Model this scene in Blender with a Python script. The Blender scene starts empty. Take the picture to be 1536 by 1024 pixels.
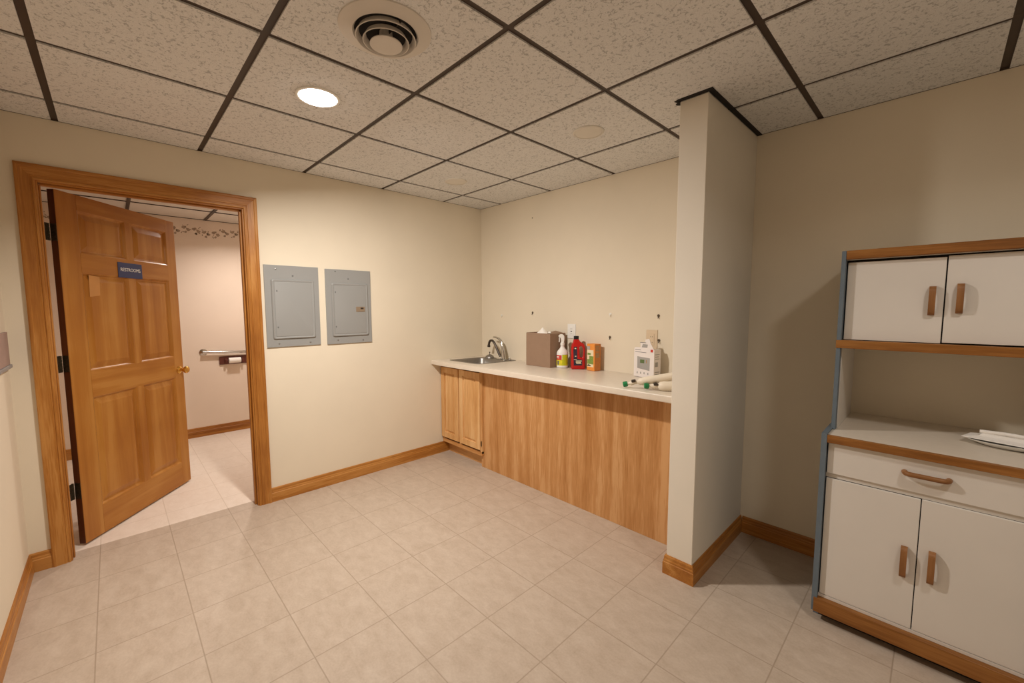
import bpy, bmesh, math, random
from mathutils import Vector, Matrix
S = bpy.context.scene
COL = S.collection
PI = math.pi
random.seed(7)

# ------------------------------------------------------------------ helpers
def new_bm():
    return bmesh.new()

def add_box(bm, x0, x1, y0, y1, z0, z1, bev=0.0, seg=2):
    t = bmesh.new()
    vs = [t.verts.new((x, y, z)) for z in (z0, z1) for y in (y0, y1) for x in (x0, x1)]
    for f in ((0, 2, 3, 1), (4, 5, 7, 6), (0, 1, 5, 4), (2, 6, 7, 3), (0, 4, 6, 2), (1, 3, 7, 5)):
        t.faces.new([vs[i] for i in f])
    if bev > 0:
        bmesh.ops.bevel(t, geom=list(t.edges), offset=bev, segments=seg, profile=0.5, affect='EDGES')
    merge(bm, t)

def merge(bm, t, mat=None):
    if mat is not None:
        bmesh.ops.transform(t, matrix=mat, verts=t.verts)
    me = bpy.data.meshes.new('tmp')
    t.to_mesh(me); t.free()
    bm.from_mesh(me)
    bpy.data.meshes.remove(me)

def add_loops(bm, loops, close=True, cap0=True, cap1=True):
    """bridge a list of point loops of equal length"""
    rows = [[bm.verts.new(p) for p in lp] for lp in loops]
    n = len(rows[0])
    for a, b in zip(rows, rows[1:]):
        for i in range(n if close else n - 1):
            j = (i + 1) % n
            bm.faces.new((a[i], a[j], b[j], b[i]))
    if cap0: bm.faces.new(rows[0][::-1])
    if cap1: bm.faces.new(rows[-1])
    return rows

def circle(c, r, n=32, z=None, ax='z', sx=1, sy=1):
    out = []
    for i in range(n):
        a = 2 * PI * i / n
        u, v = r * sx * math.cos(a), r * sy * math.sin(a)
        if ax == 'z': out.append((c[0] + u, c[1] + v, c[2]))
        elif ax == 'x': out.append((c[0], c[1] + u, c[2] + v))
        else: out.append((c[0] + u, c[1], c[2] + v))
    return out

def add_lathe(bm, prof, c=(0, 0, 0), n=36, cap0=True, cap1=True, ax='z', sx=1, sy=1):
    """prof = [(r, h), ...] along +axis"""
    loops = []
    for r, h in prof:
        cc = {'z': (c[0], c[1], c[2] + h), 'x': (c[0] + h, c[1], c[2]), 'y': (c[0], c[1] + h, c[2])}[ax]
        loops.append(circle(cc, max(r, 1e-4), n, ax=ax, sx=sx, sy=sy))
    add_loops(bm, loops, True, cap0, cap1)

def add_tube(bm, pts, rad, n=14, flat=1.0, up=None):
    pts = [Vector(p) for p in pts]
    rs = rad if isinstance(rad, (list, tuple)) else [rad] * len(pts)
    loops = []
    prev = None
    for i, p in enumerate(pts):
        if i == 0: d = pts[1] - pts[0]
        elif i == len(pts) - 1: d = pts[-1] - pts[-2]
        else: d = (pts[i + 1] - pts[i]).normalized() + (pts[i] - pts[i - 1]).normalized()
        d.normalize()
        if prev is None:
            ref = Vector(up) if up else (Vector((0, 0, 1)) if abs(d.z) < .9 else Vector((1, 0, 0)))
        else: ref = prev
        s = ref - d * ref.dot(d); s.normalize(); prev = s
        t = d.cross(s)
        loops.append([tuple(p + s * (rs[i] * math.cos(2 * PI * k / n)) + t * (rs[i] * flat * math.sin(2 * PI * k / n))) for k in range(n)])
    add_loops(bm, loops)

def bez(p0, p1, p2, p3, n=12):
    out = []
    for i in range(n + 1):
        t = i / n; a = 1 - t
        out.append(tuple(a**3 * p0[k] + 3 * a * a * t * p1[k] + 3 * a * t * t * p2[k] + t**3 * p3[k] for k in range(3)))
    return out

def rrect(x0, x1, y0, y1, r, z, n=6):
    out = []
    for cx, cy, a0 in ((x1 - r, y1 - r, 0), (x0 + r, y1 - r, 90), (x0 + r, y0 + r, 180), (x1 - r, y0 + r, 270)):
        for i in range(n + 1):
            a = math.radians(a0 + 90 * i / n)
            out.append((cx + r * math.cos(a), cy + r * math.sin(a), z))
    return out

def add_prism(bm, poly, axis, a, b):
    """poly = 2D outline; axis 'x','y','z' extruded a..b. order for x:(y,z) y:(x,z) z:(x,y)"""
    def P(p, h):
        return {'x': (h, p[0], p[1]), 'y': (p[0], h, p[1]), 'z': (p[0], p[1], h)}[axis]
    add_loops(bm, [[P(p, a) for p in poly], [P(p, b) for p in poly]])

def obj(name, bm, mat, parent=None, smooth=False, loc=None, rotz=0):
    bmesh.ops.recalc_face_normals(bm, faces=bm.faces)
    me = bpy.data.meshes.new(name)
    bm.to_mesh(me); bm.free()
    if mat: me.materials.append(mat)
    if smooth:
        for p in me.polygons: p.use_smooth = True
        try: me.set_sharp_from_angle(angle=math.radians(38))
        except Exception: pass
    o = bpy.data.objects.new(name, me)
    COL.objects.link(o)
    if parent: o.parent = parent
    if loc: o.location = loc
    if rotz: o.rotation_euler = (0, 0, rotz)
    return o

def tag(o, label=None, cat=None, group=None, kind=None):
    if label: o['label'] = label
    if cat: o['category'] = cat
    if group: o['group'] = group
    if kind: o['kind'] = kind
    return o

def thing(name, label, cat, loc=(0, 0, 0), rotz=0, group=None):
    o = bpy.data.objects.new(name, None); COL.objects.link(o)
    o.empty_display_size = .05
    o.location = loc; o.rotation_euler = (0, 0, rotz)
    return tag(o, label, cat, group)

def dup(root, loc, rotz=None, label=None, group=None):
    r = root.copy(); COL.objects.link(r); r.location = loc
    if rotz is not None: r.rotation_euler = (0, 0, rotz)
    if label: r['label'] = label
    if group: r['group'] = group
    for ch in list(root.children):
        c = ch.copy(); COL.objects.link(c); c.parent = r
        for g in ch.children:
            d = g.copy(); COL.objects.link(d); d.parent = c
    return r

def struct(o, label=None, cat=None):
    return tag(o, label, cat, kind='structure')

# ------------------------------------------------------------------ materials
def srgb(r, g, b):
    def f(c):
        c /= 255.0
        return c / 12.92 if c <= .04045 else ((c + .055) / 1.055) ** 2.4
    return (f(r), f(g), f(b), 1)

def mat_base(name, col, rough=.6, metal=0, spec=None, coat=0):
    m = bpy.data.materials.new(name); m.use_nodes = True
    nt = m.node_tree; b = nt.nodes['Principled BSDF']
    b.inputs['Base Color'].default_value = col
    b.inputs['Roughness'].default_value = rough
    b.inputs['Metallic'].default_value = metal
    if spec is not None: b.inputs['Specular IOR Level'].default_value = spec
    if coat: b.inputs['Coat Weight'].default_value = coat
    return m, nt, b

def N(nt, t, **kw):
    n = nt.nodes.new(t)
    for k, v in kw.items():
        if k in n.inputs: n.inputs[k].default_value = v
        else: setattr(n, k, v)
    return n

def ramp(nt, fac, stops):
    r = nt.nodes.new('ShaderNodeValToRGB')
    e = r.color_ramp.elements
    while len(e) > 1: e.remove(e[-1])
    e[0].position = stops[0][0]; e[0].color = stops[0][1]
    for p, c in stops[1:]:
        x = e.new(p); x.color = c
    nt.links.new(fac, r.inputs['Fac'])
    return r

def bump(nt, b, h, strength, dist):
    n = N(nt, 'ShaderNodeBump'); n.inputs['Strength'].default_value = strength
    n.inputs['Distance'].default_value = dist
    nt.links.new(h, n.inputs['Height']); nt.links.new(n.outputs['Normal'], b.inputs['Normal'])

def coords(nt, scale=(1, 1, 1), loc=(0, 0, 0), rot=(0, 0, 0)):
    tc = N(nt, 'ShaderNodeTexCoord'); mp = N(nt, 'ShaderNodeMapping')
    mp.inputs['Scale'].default_value = scale; mp.inputs['Location'].default_value = loc
    mp.inputs['Rotation'].default_value = rot
    nt.links.new(tc.outputs['Object'], mp.inputs['Vector'])
    return mp.outputs['Vector']

def simple(name, col, rough=.6, metal=0, var=.06, scale=12, coat=0, spec=None):
    m, nt, b = mat_base(name, col, rough, metal, spec, coat)
    v = coords(nt)
    n = N(nt, 'ShaderNodeTexNoise'); n.inputs['Scale'].default_value = scale; n.inputs['Detail'].default_value = 3
    nt.links.new(v, n.inputs['Vector'])
    lo = tuple(c * (1 - var) for c in col[:3]) + (1,); hi = tuple(min(1, c * (1 + var)) for c in col[:3]) + (1,)
    r = ramp(nt, n.outputs['Fac'], [(.3, lo), (.7, hi)])
    nt.links.new(r.outputs['Color'], b.inputs['Base Color'])
    return m

def wood(name, dark, mid, light, axis='z', grain=1.0, rough=.42, cath=False, fine=60, blotch=.35, spec=.35):
    """axis = grain direction in object space"""
    m, nt, b = mat_base(name, mid, rough, 0, spec)
    s = {'x': (.06, 1, 1), 'y': (1, .06, 1), 'z': (1, 1, .06)}[axis]
    v = coords(nt, s)
    n1 = N(nt, 'ShaderNodeTexNoise'); n1.inputs['Scale'].default_value = 14; n1.inputs['Detail'].default_value = 5; n1.inputs['Distortion'].default_value = .6
    nt.links.new(v, n1.inputs['Vector'])
    n2 = N(nt, 'ShaderNodeTexNoise'); n2.inputs['Scale'].default_value = fine * 3; n2.inputs['Detail'].default_value = 2
    nt.links.new(v, n2.inputs['Vector'])
    v3 = coords(nt)
    n3 = N(nt, 'ShaderNodeTexNoise'); n3.inputs['Scale'].default_value = 3.0; n3.inputs['Detail'].default_value = 2
    nt.links.new(v3, n3.inputs['Vector'])
    mx = N(nt, 'ShaderNodeMath', operation='MULTIPLY_ADD'); nt.links.new(n2.outputs['Fac'], mx.inputs[0]); mx.inputs[1].default_value = .45 * grain
    nt.links.new(n1.outputs['Fac'], mx.inputs[2])
    mx2 = N(nt, 'ShaderNodeMath', operation='MULTIPLY_ADD'); nt.links.new(n3.outputs['Fac'], mx2.inputs[0]); mx2.inputs[1].default_value = blotch
    nt.links.new(mx.outputs[0], mx2.inputs[2])
    last = mx2
    c = .5 + .225 * grain + .5 * blotch
    if cath:
        sv = {'x': (.10, 1, 1), 'y': (1, .10, 1), 'z': (1, 1, .10)}[axis]
        vv = coords(nt, sv)
        w = N(nt, 'ShaderNodeTexNoise'); w.inputs['Scale'].default_value = 3.2; w.inputs['Detail'].default_value = 1.5; w.inputs['Distortion'].default_value = .4
        nt.links.new(vv, w.inputs['Vector'])
        fr = N(nt, 'ShaderNodeMath', operation='MULTIPLY'); fr.inputs[1].default_value = 22
        nt.links.new(w.outputs['Fac'], fr.inputs[0])
        pp = N(nt, 'ShaderNodeMath', operation='PINGPONG'); pp.inputs[1].default_value = 1
        nt.links.new(fr.outputs[0], pp.inputs[0])
        a = N(nt, 'ShaderNodeMath', operation='MULTIPLY_ADD'); nt.links.new(pp.outputs[0], a.inputs[0]); a.inputs[1].default_value = .08
        nt.links.new(last.outputs[0], a.inputs[2]); last = a; c += .04
    r = ramp(nt, last.outputs[0], [(max(0, c - .30), dark), (c, mid), (min(1, c + .26), light)])
    nt.links.new(r.outputs['Color'], b.inputs['Base Color'])
    bump(nt, b, n2.outputs['Fac'], .08, .001)
    return m

def wall_mat(name, col, var=.02):
    m, nt, b = mat_base(name, col, .85, 0, .25)
    v = coords(nt)
    n = N(nt, 'ShaderNodeTexNoise'); n.inputs['Scale'].default_value = 2.2; n.inputs['Detail'].default_value = 4
    nt.links.new(v, n.inputs['Vector'])
    lo = tuple(c * (1 - var) for c in col[:3]) + (1,); hi = tuple(min(1, c * (1 + var)) for c in col[:3]) + (1,)
    r = ramp(nt, n.outputs['Fac'], [(.35, lo), (.65, hi)])
    nt.links.new(r.outputs['Color'], b.inputs['Base Color'])
    n2 = N(nt, 'ShaderNodeTexNoise'); n2.inputs['Scale'].default_value = 130; n2.inputs['Detail'].default_value = 2
    nt.links.new(v, n2.inputs['Vector'])
    bump(nt, b, n2.outputs['Fac'], .12, .0015)
    return m

M = {}
M['wall'] = wall_mat('cream_wall_paint', srgb(231, 219, 198))
M['wall_wing'] = wall_mat('off_white_wall_paint', srgb(230, 222, 208))
M['wall_rest'] = wall_mat('pink_cream_wall_paint', srgb(236, 218, 200))

OAKD, OAKM, OAKL = srgb(142, 84, 30), srgb(176, 116, 50), srgb(193, 136, 70)
M['trim_z'] = wood('oak_trim_vertical', OAKD, OAKM, OAKL, 'z', .9)
M['trim_y'] = wood('oak_trim_along_y', OAKD, OAKM, OAKL, 'y', .9)
M['trim_x'] = wood('oak_trim_along_x', OAKD, OAKM, OAKL, 'x', .9)
M['door'] = wood('maple_door', srgb(156, 94, 30), srgb(175, 115, 44), srgb(188, 131, 60), 'z', .35, .36, blotch=.5)
M['door_x'] = wood('maple_door_rail', srgb(156, 94, 30), srgb(175, 115, 44), srgb(188, 131, 60), 'x', .35, .36, blotch=.5)
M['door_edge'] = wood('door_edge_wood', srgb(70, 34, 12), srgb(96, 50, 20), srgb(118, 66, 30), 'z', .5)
M['oak_panel'] = wood('oak_laminate_panel', srgb(172, 116, 60), srgb(199, 146, 92), srgb(211, 162, 110), 'z', 1.1, .5, cath=True, blotch=.2)
M['cab'] = wood('light_oak_cabinet', srgb(186, 130, 70), srgb(218, 168, 110), srgb(230, 188, 134), 'z', .9, .4, blotch=.3)
M['cab_x'] = wood('light_oak_rail', srgb(170, 110, 54), srgb(200, 144, 86), srgb(216, 166, 108), 'x', .9, .4, blotch=.3)
M['hutch_oak'] = wood('hutch_oak_trim', srgb(104, 62, 22), srgb(140, 90, 40), srgb(160, 108, 54), 'x', .8)
M['handle_wood'] = wood('handle_wood', srgb(108, 68, 34), srgb(144, 98, 56), srgb(164, 116, 74), 'z', .5, .45)
M['handle_wood_x'] = wood('handle_wood_across', srgb(108, 68, 34), srgb(144, 98, 56), srgb(164, 116, 74), 'x', .5, .45)
M['melamine'] = simple('white_melamine', srgb(222, 216, 208), .5, var=.02, scale=5)
M['blue'] = simple('blue_grey_paint', srgb(100, 113, 124), .5, var=.05, scale=20)
M['laminate'] = simple('cream_laminate', srgb(226, 214, 198), .32, var=.02, scale=30)
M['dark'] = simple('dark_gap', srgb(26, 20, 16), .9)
M['grid'] = simple('bronze_grid_metal', srgb(64, 50, 40), .55, .0, var=.08, scale=6)
M['steel'] = simple('brushed_steel', srgb(160, 156, 152), .42, 1, var=.06, scale=40)
M['chrome'] = simple('chrome', srgb(205, 203, 200), .14, 1, var=.02)
M['brass'] = simple('brass', srgb(222, 176, 92), .22, 1, var=.04)
M['hinge'] = simple('aged_hinge_metal', srgb(84, 76, 60), .4, .8, var=.3, scale=120)
M['greypaint'] = simple('grey_enamel', srgb(150, 150, 148), .4, var=.02, scale=4)
M['greydark'] = simple('grey_enamel_seam', srgb(108, 108, 108), .5)
M['screw'] = simple('screw_metal', srgb(150, 148, 145), .35, .7)
M['taupe_latch'] = simple('brown_latch', srgb(142, 122, 100), .5)
M['cardboard'] = simple('brown_cardboard', srgb(152, 124, 102), .85, var=.04, scale=18)
M['white'] = simple('white_plastic', srgb(240, 238, 232), .45, var=.01)
M['offwhite'] = simple('offwhite_plastic', srgb(226, 216, 200), .5, var=.02)
M['plate_ivory'] = simple('ivory_plate', srgb(222, 200, 170), .45, var=.02)
M['vent'] = simple('vent_enamel', srgb(218, 211, 202), .5, var=.02)
M['disc'] = simple('cover_disc', srgb(226, 220, 210), .6, var=.02)
M['yellow'] = simple('yellow_green_label', srgb(222, 210, 40), .5, var=.12, scale=40)
M['lime'] = simple('lime_label', srgb(196, 200, 30), .5, var=.08, scale=60)
M['red'] = simple('red_plastic', srgb(196, 24, 20), .3, var=.03)
M['redlabel'] = simple('red_ink', srgb(208, 60, 48), .5)
M['black'] = simple('black_plastic', srgb(26, 24, 26), .35)
M['navy'] = simple('navy_label', srgb(52, 44, 62), .5, var=.2, scale=80)
M['orange'] = simple('orange_carton', srgb(236, 150, 66), .55, var=.06, scale=50)
M['carton_green'] = simple('green_ink', srgb(128, 152, 70), .55, var=.25, scale=120)
M['carton_cream'] = simple('cream_ink', srgb(238, 224, 190), .55, var=.05)
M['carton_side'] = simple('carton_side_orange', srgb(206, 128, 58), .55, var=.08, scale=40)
M['carton_brown'] = simple('carton_side_print', srgb(176, 138, 92), .55, var=.2, scale=90)
M['dkgreen'] = simple('dark_green_ink', srgb(60, 66, 40), .55)
M['whitecarton'] = simple('white_carton', srgb(238, 230, 226), .6, var=.02)
M['greyink'] = simple('grey_ink', srgb(168, 164, 160), .6, var=.06)
M['dkgreyink'] = simple('dark_grey_ink', srgb(110, 106, 108), .6, var=.1)
M['lcd'] = simple('green_screen_print', srgb(96, 116, 70), .5, var=.1)
M['green'] = simple('green_cap_plastic', srgb(24, 128, 74), .4, var=.12, scale=60)
M['tube'] = simple('tube_plastic', srgb(232, 220, 200), .5, var=.02)
M['metal_dark'] = simple('dark_fitting', srgb(82, 74, 68), .35, .7)
M['sign'] = simple('blue_sign', srgb(38, 50, 96), .45, var=.03)
M['mauve'] = simple('mauve_panel', srgb(166, 140, 130), .6, var=.04)
M['greyledge'] = simple('grey_ledge', srgb(150, 146, 144), .5)
M['hookwood'] = simple('dark_cherry_wood', srgb(96, 46, 36), .4, var=.15, scale=30)
M['paper'] = simple('tissue_paper', srgb(246, 240, 232), .9, var=.01)
M['tape'] = simple('tape_residue', srgb(198, 140, 76), .7, var=.05)
M['ply'] = simple('carcass_board', srgb(196, 170, 132), .7)
M['hole'] = simple('plaster_hole', srgb(120, 104, 84), .9, var=.2, scale=200)
M['spackle'] = simple('plaster_patch', srgb(240, 234, 222), .9)

# floor : 12.4 inch vinyl squares with soft marbling
def floor_mat(name, base, lo, hi, grout):
    m, nt, b = mat_base(name, base, .42, 0, .35)
    v = coords(nt)
    P = .316
    sep = N(nt, 'ShaderNodeSeparateXYZ'); nt.links.new(v, sep.inputs[0])
    outs = []
    cells = []
    for ax, off in (('X', .003), ('Y', -.972)):
        a = N(nt, 'ShaderNodeMath', operation='SUBTRACT'); nt.links.new(sep.outputs[ax], a.inputs[0]); a.inputs[1].default_value = off - 20 * P
        d = N(nt, 'ShaderNodeMath', operation='DIVIDE'); nt.links.new(a.outputs[0], d.inputs[0]); d.inputs[1].default_value = P
        fr = N(nt, 'ShaderNodeMath', operation='FRACT'); nt.links.new(d.outputs[0], fr.inputs[0])
        fl = N(nt, 'ShaderNodeMath', operation='FLOOR'); nt.links.new(d.outputs[0], fl.inputs[0])
        pp = N(nt, 'ShaderNodeMath', operation='PINGPONG'); nt.links.new(fr.outputs[0], pp.inputs[0]); pp.inputs[1].default_value = .5
        outs.append(pp); cells.append(fl)
    mn = N(nt, 'ShaderNodeMath', operation='MINIMUM'); nt.links.new(outs[0].outputs[0], mn.inputs[0]); nt.links.new(outs[1].outputs[0], mn.inputs[1])
    g = ramp(nt, mn.outputs[0], [(0, (.85, .85, .85, 1)), (.004, (.7, .7, .7, 1)), (.010, (0, 0, 0, 1))])
    # per tile offset
    cmb = N(nt, 'ShaderNodeCombineXYZ'); nt.links.new(cells[0].outputs[0], cmb.inputs[0]); nt.links.new(cells[1].outputs[0], cmb.inputs[1])
    wn = N(nt, 'ShaderNodeTexWhiteNoise', noise_dimensions='3D'); nt.links.new(cmb.outputs[0], wn.inputs['Vector'])
    sc = N(nt, 'ShaderNodeVectorMath', operation='SCALE'); nt.links.new(wn.outputs['Color'], sc.inputs[0]); sc.inputs['Scale'].default_value = 5
    ad = N(nt, 'ShaderNodeVectorMath', operation='ADD'); nt.links.new(v, ad.inputs[0]); nt.links.new(sc.outputs[0], ad.inputs[1])
    mp = N(nt, 'ShaderNodeMapping'); mp.inputs['Scale'].default_value = (1, 1.7, 1); mp.inputs['Rotation'].default_value = (0, 0, .5)
    nt.links.new(ad.outputs[0], mp.inputs['Vector'])
    n1 = N(nt, 'ShaderNodeTexNoise'); n1.inputs['Scale'].default_value = 11; n1.inputs['Detail'].default_value = 9; n1.inputs['Roughness'].default_value = .74; n1.inputs['Distortion'].default_value = .35
    nt.links.new(mp.outputs[0], n1.inputs['Vector'])
    n2 = N(nt, 'ShaderNodeTexNoise'); n2.inputs['Scale'].default_value = 120; n2.inputs['Detail'].default_value = 3
    nt.links.new(v, n2.inputs['Vector'])
    mx = N(nt, 'ShaderNodeMath', operation='MULTIPLY_ADD'); nt.links.new(n2.outputs['Fac'], mx.inputs[0]); mx.inputs[1].default_value = .3; nt.links.new(n1.outputs['Fac'], mx.inputs[2])
    r = ramp(nt, mx.outputs[0], [(.34, lo), (.65, base), (.96, hi)])
    mix = N(nt, 'ShaderNodeMix', data_type='RGBA'); nt.links.new(g.outputs['Color'], mix.inputs['Factor'])
    nt.links.new(r.outputs['Color'], mix.inputs['A']); mix.inputs['B'].default_value = grout
    nt.links.new(mix.outputs['Result'], b.inputs['Base Color'])
    rr = ramp(nt, n1.outputs['Fac'], [(.3, (.38, .38, .38, 1)), (.7, (.5, .5, .5, 1))]); nt.links.new(rr.outputs['Color'], b.inputs['Roughness'])
    inv = N(nt, 'ShaderNodeMath', operation='MULTIPLY_ADD'); nt.links.new(g.outputs['Color'], inv.inputs[0]); inv.inputs[1].default_value = -1; nt.links.new(n1.outputs['Fac'], inv.inputs[2])
    bump(nt, b, inv.outputs[0], .12, .0012)
    return m
M['floor'] = floor_mat('beige_vinyl_tile', srgb(190, 173, 156), srgb(172, 154, 136), srgb(204, 189, 173), srgb(158, 140, 122))
M['floor_rest'] = floor_mat('pale_vinyl_tile', srgb(232, 218, 204), srgb(222, 206, 190), srgb(240, 228, 216), srgb(206, 190, 172))

def ceiling_mat(name, base):
    m, nt, b = mat_base(name, base, .9, 0, .15)
    v = coords(nt)
    nd = N(nt, 'ShaderNodeTexNoise'); nd.inputs['Scale'].default_value = 35; nd.inputs['Detail'].default_value = 2
    nt.links.new(v, nd.inputs['Vector'])
    wv = N(nt, 'ShaderNodeVectorMath', operation='SCALE'); nt.links.new(nd.outputs['Color'], wv.inputs[0]); wv.inputs['Scale'].default_value = .03
    ad = N(nt, 'ShaderNodeVectorMath', operation='ADD'); nt.links.new(v, ad.inputs[0]); nt.links.new(wv.outputs[0], ad.inputs[1])
    vo = N(nt, 'ShaderNodeTexVoronoi', feature='DISTANCE_TO_EDGE'); vo.inputs['Scale'].default_value = 55
    nt.links.new(ad.outputs[0], vo.inputs['Vector'])
    edge = ramp(nt, vo.outputs['Distance'], [(0, (1, 1, 1, 1)), (.06, (1, 1, 1, 1)), (.12, (0, 0, 0, 1))])
    n1 = N(nt, 'ShaderNodeTexNoise'); n1.inputs['Scale'].default_value = 70; n1.inputs['Detail'].default_value = 2
    nt.links.new(v, n1.inputs['Vector'])
    msk = ramp(nt, n1.outputs['Fac'], [(.52, (0, 0, 0, 1)), (.60, (1, 1, 1, 1))])
    wm = N(nt, 'ShaderNodeMath', operation='MULTIPLY'); nt.links.new(edge.outputs['Color'], wm.inputs[0]); nt.links.new(msk.outputs['Color'], wm.inputs[1])
    n2 = N(nt, 'ShaderNodeTexNoise'); n2.inputs['Scale'].default_value = 170; n2.inputs['Detail'].default_value = 1
    nt.links.new(v, n2.inputs['Vector'])
    sp = ramp(nt, n2.outputs['Fac'], [(.68, (0, 0, 0, 1)), (.73, (1, 1, 1, 1))])
    mx = N(nt, 'ShaderNodeMath', operation='MAXIMUM'); nt.links.new(wm.outputs[0], mx.inputs[0]); nt.links.new(sp.outputs['Color'], mx.inputs[1])
    n3 = N(nt, 'ShaderNodeTexNoise'); n3.inputs['Scale'].default_value = 300; nt.links.new(v, n3.inputs['Vector'])
    fine = ramp(nt, n3.outputs['Fac'], [(.3, tuple(c * .9 for c in base[:3]) + (1,)), (.7, tuple(min(1, c * 1.06) for c in base[:3]) + (1,))])
    mix = N(nt, 'ShaderNodeMix', data_type='RGBA')
    sc = N(nt, 'ShaderNodeMath', operation='MULTIPLY'); nt.links.new(mx.outputs[0], sc.inputs[0]); sc.inputs[1].default_value = .5
    nt.links.new(sc.outputs[0], mix.inputs['Factor']); nt.links.new(fine.outputs['Color'], mix.inputs['A'])
    mix.inputs['B'].default_value = tuple(c * .32 for c in base[:3]) + (1,)
    nt.links.new(mix.outputs['Result'], b.inputs['Base Color'])
    inv = N(nt, 'ShaderNodeMath', operation='SUBTRACT'); inv.inputs[0].default_value = 1; nt.links.new(mx.outputs[0], inv.inputs[1])
    bump(nt, b, inv.outputs[0], .5, .002)
    return m
M['tile'] = ceiling_mat('fissured_ceiling_tile', srgb(232, 231, 230))

def emit(name, col, s):
    m = bpy.data.materials.new(name); m.use_nodes = True
    nt = m.node_tree; nt.nodes.clear()
    e = nt.nodes.new('ShaderNodeEmission'); o = nt.nodes.new('ShaderNodeOutputMaterial')
    e.inputs['Color'].default_value = col; e.inputs['Strength'].default_value = s
    nt.links.new(e.outputs[0], o.inputs[0])
    return m
M['bulb'] = emit('lit_bulb', (1, .93, .84, 1), 22)

# ------------------------------------------------------------------ the room
H = 2.351
XR, YL = 4.3, -3.13
WT = .115
HR = 2.31               # rest room ceiling
DY0, DY1, DH = -2.989, -2.060, 2.045   # rough opening
bm = new_bm(); add_box(bm, -.105, XR, YL - .1, .1, -.05, 0); struct(obj('floor', bm, M['floor']))
bm = new_bm(); add_box(bm, -2.3, -.105, -3.4, -.9, -.05, .0); struct(obj('floor_restroom', bm, M['floor_rest']))
# wall with the door
bm = new_bm()
add_box(bm, -WT, 0, YL - .1, DY0, 0, H + .02)
add_box(bm, -WT, 0, DY1, .1, 0, H + .02)
add_box(bm, -WT, 0, DY0, DY1, DH, H + .02)
struct(obj('wall_left', bm, M['wall']))
bm = new_bm(); add_box(bm, 0, XR, 0, .1, 0, H + .02); struct(obj('wall_back', bm, M['wall']))
bm = new_bm(); add_box(bm, 0, XR, YL - .1, YL, 0, H + .02); struct(obj('wall_side', bm, M['wall']))
bm = new_bm(); add_box(bm, XR, XR + .1, YL - .1, .1, 0, H + .02); struct(obj('wall_front', bm, M['wall']))
PX0, PX1, PY = 2.306, 2.435, -.723
bm = new_bm(); add_box(bm, PX0, PX1, PY, 0, 0, H - .004, .002, 1); struct(obj('wall_wing', bm, M['wall_wing']))

# ceiling with lay-in grid
GX = [.287 + .6096 * i for i in range(9)]
GY = [-(.454 + .6096 * j) for j in range(5)]
bm = new_bm()
ex = [0] + [x for x in GX if x < XR] + [XR]
ey = [YL] + [y for y in sorted(GY) if y > YL] + [0]
GW = .0135
for i in range(len(ex) - 1):
    for j in range(len(ey) - 1):
        add_box(bm, ex[i] + (GW if i else .004), ex[i + 1] - (GW if i < len(ex) - 2 else .0), ey[j] + (GW if j else 0), ey[j + 1] - (GW if j < len(ey) - 2 else .004), H, H + .02)
add_box(bm, 0, XR, YL, 0, H + .02, H + .04)
ceil = struct(obj('ceiling', bm, M['tile']))
bm = new_bm()
for x in GX:
    if x < XR: add_box(bm, x - .0134, x + .0134, YL, 0, H + .0062, H + .012)
for y in GY:
    if y > YL: add_box(bm, 0, XR, y - .0134, y + .0134, H + .006, H + .012)
obj('ceiling_grid', bm, M['grid'], ceil)
# wall angle (thin perimeter line)
bm = new_bm()
add_box(bm, 0, .004, YL, 0, H - .001, H + .012)
add_box(bm, 0, XR, -.004, 0, H - .001, H + .012)
obj('wall_angle', bm, M['grid'], ceil)
# dark gap where the tiles are cut around the wing wall
bm = new_bm()
add_box(bm, PX1, PX1 + .024, PY - .024, 0, H - .003, H + .002)
add_box(bm, PX0 - .004, PX1, PY - .024, PY, H - .003, H + .002)
add_prism(bm, [(PX0 - .004, PY - .022), (PX0 - .022, PY - .016), (PX0 - .014, PY + .006), (PX0 - .030, PY + .018), (PX0 - .026, PY + .030), (PX0 - .001, PY + .052), (PX0 - .001, PY - .02)], 'z', H - .003, H + .002)
obj('tile_cutout', bm, M['dark'], ceil)

# rest room shell
RX, RY0, RY1 = -2.2, -3.30, -1.0
bm = new_bm(); add_box(bm, RX - .1, RX, RY0 - .1, RY1 + .1, 0, HR + .03); wr = struct(obj('wall_restroom_back', bm, M['wall_rest']))
bm = new_bm(); add_box(bm, RX, -WT, RY0 - .1, RY0, 0, HR + .03); struct(obj('wall_restroom_left', bm, M['wall_rest']))
bm = new_bm(); add_box(bm, RX, -WT, RY1, RY1 + .1, 0, HR + .03); struct(obj('wall_restroom_right', bm, M['wall_rest']))
bm = new_bm(); add_box(bm, RX, -WT, RY0, RY1, HR, HR + .03); cr = struct(obj('ceiling_restroom', bm, M['vent']))
bm = new_bm()
for y in (-1.965, -2.575, -3.185): add_box(bm, RX, -WT, y - .013, y + .013, HR - .007, HR + .001)
for x in (-1.09, -1.70): add_box(bm, x - .008, x + .008, RY0, RY1, HR - .006, HR + .001)
add_box(bm, RX, RX + .005, RY0, RY1, HR - .005, HR + .001)
obj('ceiling_grid', bm, M['grid'], cr)

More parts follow.
